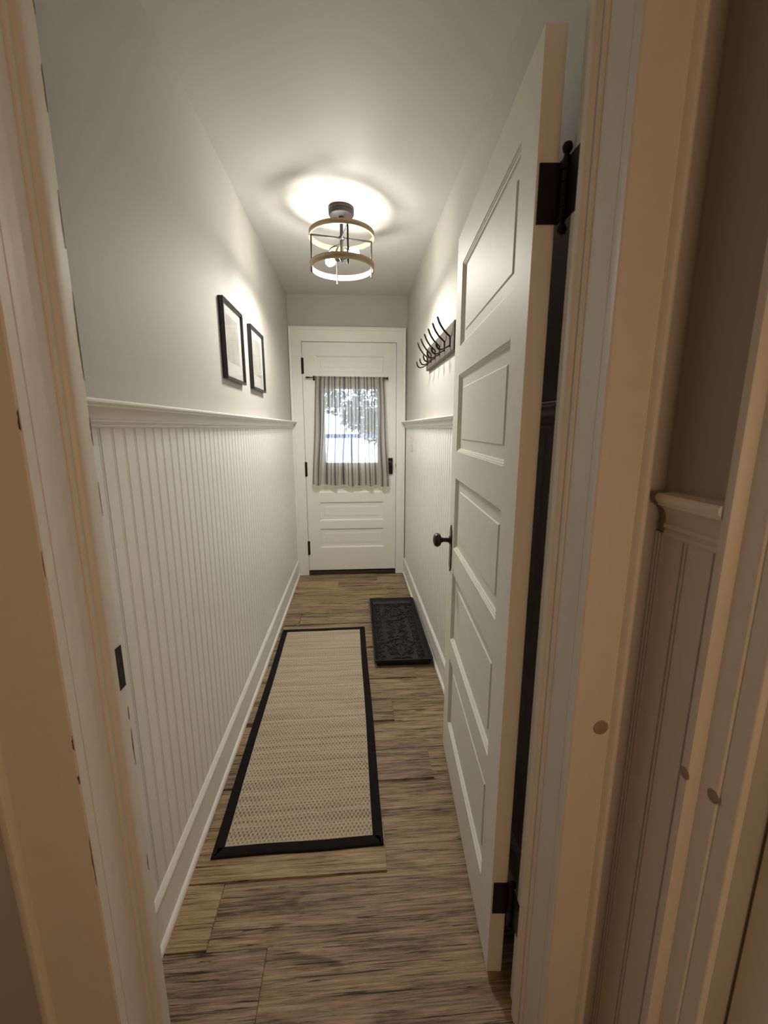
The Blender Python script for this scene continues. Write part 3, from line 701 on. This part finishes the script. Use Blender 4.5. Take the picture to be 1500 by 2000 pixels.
for s, a in ((0, ang), (1, ang+PI)):
    d = Vector((math.cos(a), math.sin(a), -.06)).normalized(); c = Vector((LX, LY, 2.216))
    sk = cadd(MB().lathe([(0, .004), (.012, .005), (.0165, .010), (.0165, .040), (.015, .042), (.015, .036)], c, d, 24), 'socket', M_lampmetal, smooth=True)
    bu = MB().lathe([(.0115, .036), (.0125, .044), (.018, .056), (.0235, .070), (.0250, .082), (.0225, .095), (.0150, .104), (.006, .108), (0, .1085)], c, d, 24)
    cadd(bu, 'bulb', M_bulb, smooth=True)
    sl = bpy.data.lights.new('added_down_spot', 'SPOT'); sl.energy = DOWN; sl.color = (1.0, .962, .895); sl.shadow_soft_size = .018; sl.spot_size = PI; sl.spot_blend = .60  # added fill spot aimed down, on top of the glowing bulb mesh
    so = bpy.data.objects.new('added_down_spot', sl); C.objects.link(so); so.location = c+d*.080-Vector((0, 0, .046))
    # curved arm sweeping beside the socket
    pts = []
    for i in range(15):
        t = i/14; aa = a+PI*.5-(PI*.62)*t; rr = .018+.062*math.sin(PI*.5*t)
        pts.append((LX+rr*math.cos(aa), LY+rr*math.sin(aa), 2.262-.03*t))
    cadd(MB().tube(pts, .0042, 10), 'arm', M_lampmetal, smooth=True)
cadd(MB().lathe([(0, 0), (.006, .001), (.010, .008), (.018, .016), (.020, .028), (.014, .040), (.009, .046), (.009, .06)], (LX, LY, 2.190), (0,0,1), 28), 'finial', M_lampmetal, smooth=True)

# ------------------------------------------------------------------ rug
rg = empty('runner_rug', (-.208, 1.909, 0)); tag(rg, 'beige woven runner rug with black border on the plank floor', 'rug')
rg.rotation_euler = (0, 0, R(.85))
w2, l2, bw = .277, .775, .0345
def rugbody():
    mb = MB(); nx, ny = 40, 120; r_ = random.Random(3); vs = []
    for i in range(nx+1):
        for j in range(ny+1):
            x = -w2+bw*.8+(2*w2-1.6*bw)*i/nx; y = -l2+bw*.8+(2*l2-1.6*bw)*j/ny
            vs.append((x, y, .0052+.0006*math.sin(x*31+y*7)+.0005*math.sin(y*23)))
    mb.add(vs, [(i*(ny+1)+j, (i+1)*(ny+1)+j, (i+1)*(ny+1)+j+1, i*(ny+1)+j+1) for i in range(nx) for j in range(ny)])
    mb.box(-w2+bw*.8, w2-bw*.8, -l2+bw*.8, l2-bw*.8, .0004, .0040)
    return mb.build('woven_mat', M_rug, rg, smooth=True)
rugbody()
def binding():
    mb = MB(); P = [(0, .0004), (0, .005), (.002, .0072), (.006, .0080), (bw-.004, .0080), (bw, .0064), (bw, .0004)]
    pts = []; K = 40
    def edge(a, b_, na, nb):
        return [((a[0]*(1-i/K)+b_[0]*i/K), (a[1]*(1-i/K)+b_[1]*i/K), na, nb, math.sin(PI*i/K), i) for i in range(K)]
    c = [(-w2, -l2), (w2, -l2), (w2, l2), (-w2, l2)]; inn = [(0, 1), (-1, 0), (0, -1), (1, 0)]
    ring = []
    for q in range(4):
        for i in range(K):
            t = i/K; x = c[q][0]*(1-t)+c[(q+1) % 4][0]*t; y = c[q][1]*(1-t)+c[(q+1) % 4][1]*t
            wv = .0022*math.sin(7*t+q*2)*math.sin(PI*t)
            ix, iy = inn[q]
            if i == 0: ix, iy = inn[q][0]+inn[q-1][0], inn[q][1]+inn[q-1][1]
            ring.append((x+inn[q][0]*wv, y+inn[q][1]*wv, ix, iy))
    n = len(ring); m_ = len(P); vs = [(x+ix*u, y+iy*u, z) for x, y, ix, iy in ring for u, z in P]
    fs = [(i*m_+j, ((i+1) % n)*m_+j, ((i+1) % n)*m_+(j+1) % m_, i*m_+(j+1) % m_) for i in range(n) for j in range(m_)]
    mb.add(vs, fs); return mb.build('border', M_border, rg, smooth=True, angle=50)
binding()

# ------------------------------------------------------------------ boot tray
tx, ty, tw, tl = .273, 2.632, .344, .902
bt = empty('boot_tray', (tx, ty, 0)); tag(bt, 'black rubber boot tray with raised scroll pattern beside the right baseboard', 'boot tray')
bt.rotation_euler = (0, 0, R(-.3))
def traybody():
    lv = [(-.020, .001), (-.001, .043), (0, .046), (-.004, .047), (-.009, .0455), (-.011, .042), (-.026, .010), (-.030, .008)]
    mb = MB(); vs = []; fs = []; hx, hy = tw/2, tl/2; K = 6
    def rr(o, z):
        r0 = max(.004, .014+o); out = []
        for q, (sx, sy) in enumerate(((1,-1), (1,1), (-1,1), (-1,-1))):
            for i in range(K+1):
                a = -PI/2+q*PI/2+PI/2*i/K
                out.append((sx*(hx+o-r0)+r0*math.cos(a), sy*(hy+o-r0)+r0*math.sin(a), z))
        return out
    for o_, z in lv: vs += rr(o_, z)
    n = 4*(K+1)
    for k in range(len(lv)-1):
        for i in range(n): fs.append((k*n+i, k*n+(i+1) % n, (k+1)*n+(i+1) % n, (k+1)*n+i))
    fs.append(tuple(range(n))[::-1]); fs.append(tuple((len(lv)-1)*n+i for i in range(n)))
    mb.add(vs, fs); return mb.build('tray', M_rubber, bt, smooth=True, angle=40)
traybody()
def relief():
    mb = MB(); hx, hy = tw/2-.032, tl/2-.032; z = .0090; r_ = .0042
    def spiral(cx, cy, a0, turns, R0, dirn, tail=None):
        pts = []; n = int(16*turns)+4
        for i in range(n+1):
            t = i/n; a = a0+dirn*2*PI*turns*t; rad = R0*(1-.86*t); pts.append((cx+rad*math.cos(a), cy+rad*math.sin(a), z))
        return pts
    def put(pts, rr=r_):
        for sx in (1, -1):
            for sy in (1, -1):
                mb.tube([(sx*p[0], sy*p[1], p[2]) for p in pts], rr, 7)
    # centre frame lines and medallion
    put([(0.002, .0, z), (.002, .10, z)]); 
    put([(.012+.05*math.sin(t/12*PI), .11*t/12, z) for t in range(13)])
    put(spiral(.045, .050, PI, 1.6, .030, 1)); put(spiral(.040, .125, 0, 1.5, .028, -1))
    put([(.0+.09*math.sin(t/14*PI*.9), .13+.12*t/14, z) for t in range(15)])
    # heart shaped scroll pairs
    hp = []
    for i in range(21):
        t = i/20; a = PI*1.05*t; hp.append((.004+.082*math.sin(a)*(1-.15*t), .19+.15*t+.02*math.sin(a*2), z))
    put(hp, .0038); put(spiral(.042, .285, PI*.5, 1.9, .036, -1), .0036); put(spiral(.038, .232, PI*1.4, 1.4, .022, 1))
    put([(.003, .20, z), (.006, .25, z), (.003, .30, z), (.003, .37, z)])
    put([(.003, .372, z), (.03, .357, z), (.058, .372, z), (.045, .395, z), (.01, .40, z)])
    # border scrolls
    n = 8
    for i in range(n):
        y = .030+i*(hy-.05)/(n-.6)
        put(spiral(hx-.020, y, 0 if i % 2 else PI, 1.35, .019, 1 if i % 2 else -1))
        put([(hx-.042, y-.02, z), (hx-.036, y, z), (hx-.044, y+.018, z)], .0026)
        put([(hx-.002, y-.018, z), (hx-.008, y-.026, z), (hx-.020, y-.024, z)], .0026)
    for i in range(3): put(spiral(.022+.043*i, hy-.016, PI*.5, 1.2, .015, 1 if i % 2 else -1))
    put([(hx, 0, z), (hx, hy, z)], .0022); put([(0, hy, z), (hx, hy, z)], .0022)
    for i in range(4): put([(.020+.022*i, .17+.004*i, z), (.030+.022*i, .178, z), (.028+.022*i, .192, z)], .0028)
    return mb.build('scroll_relief', M_rubber, bt, smooth=True)
relief()
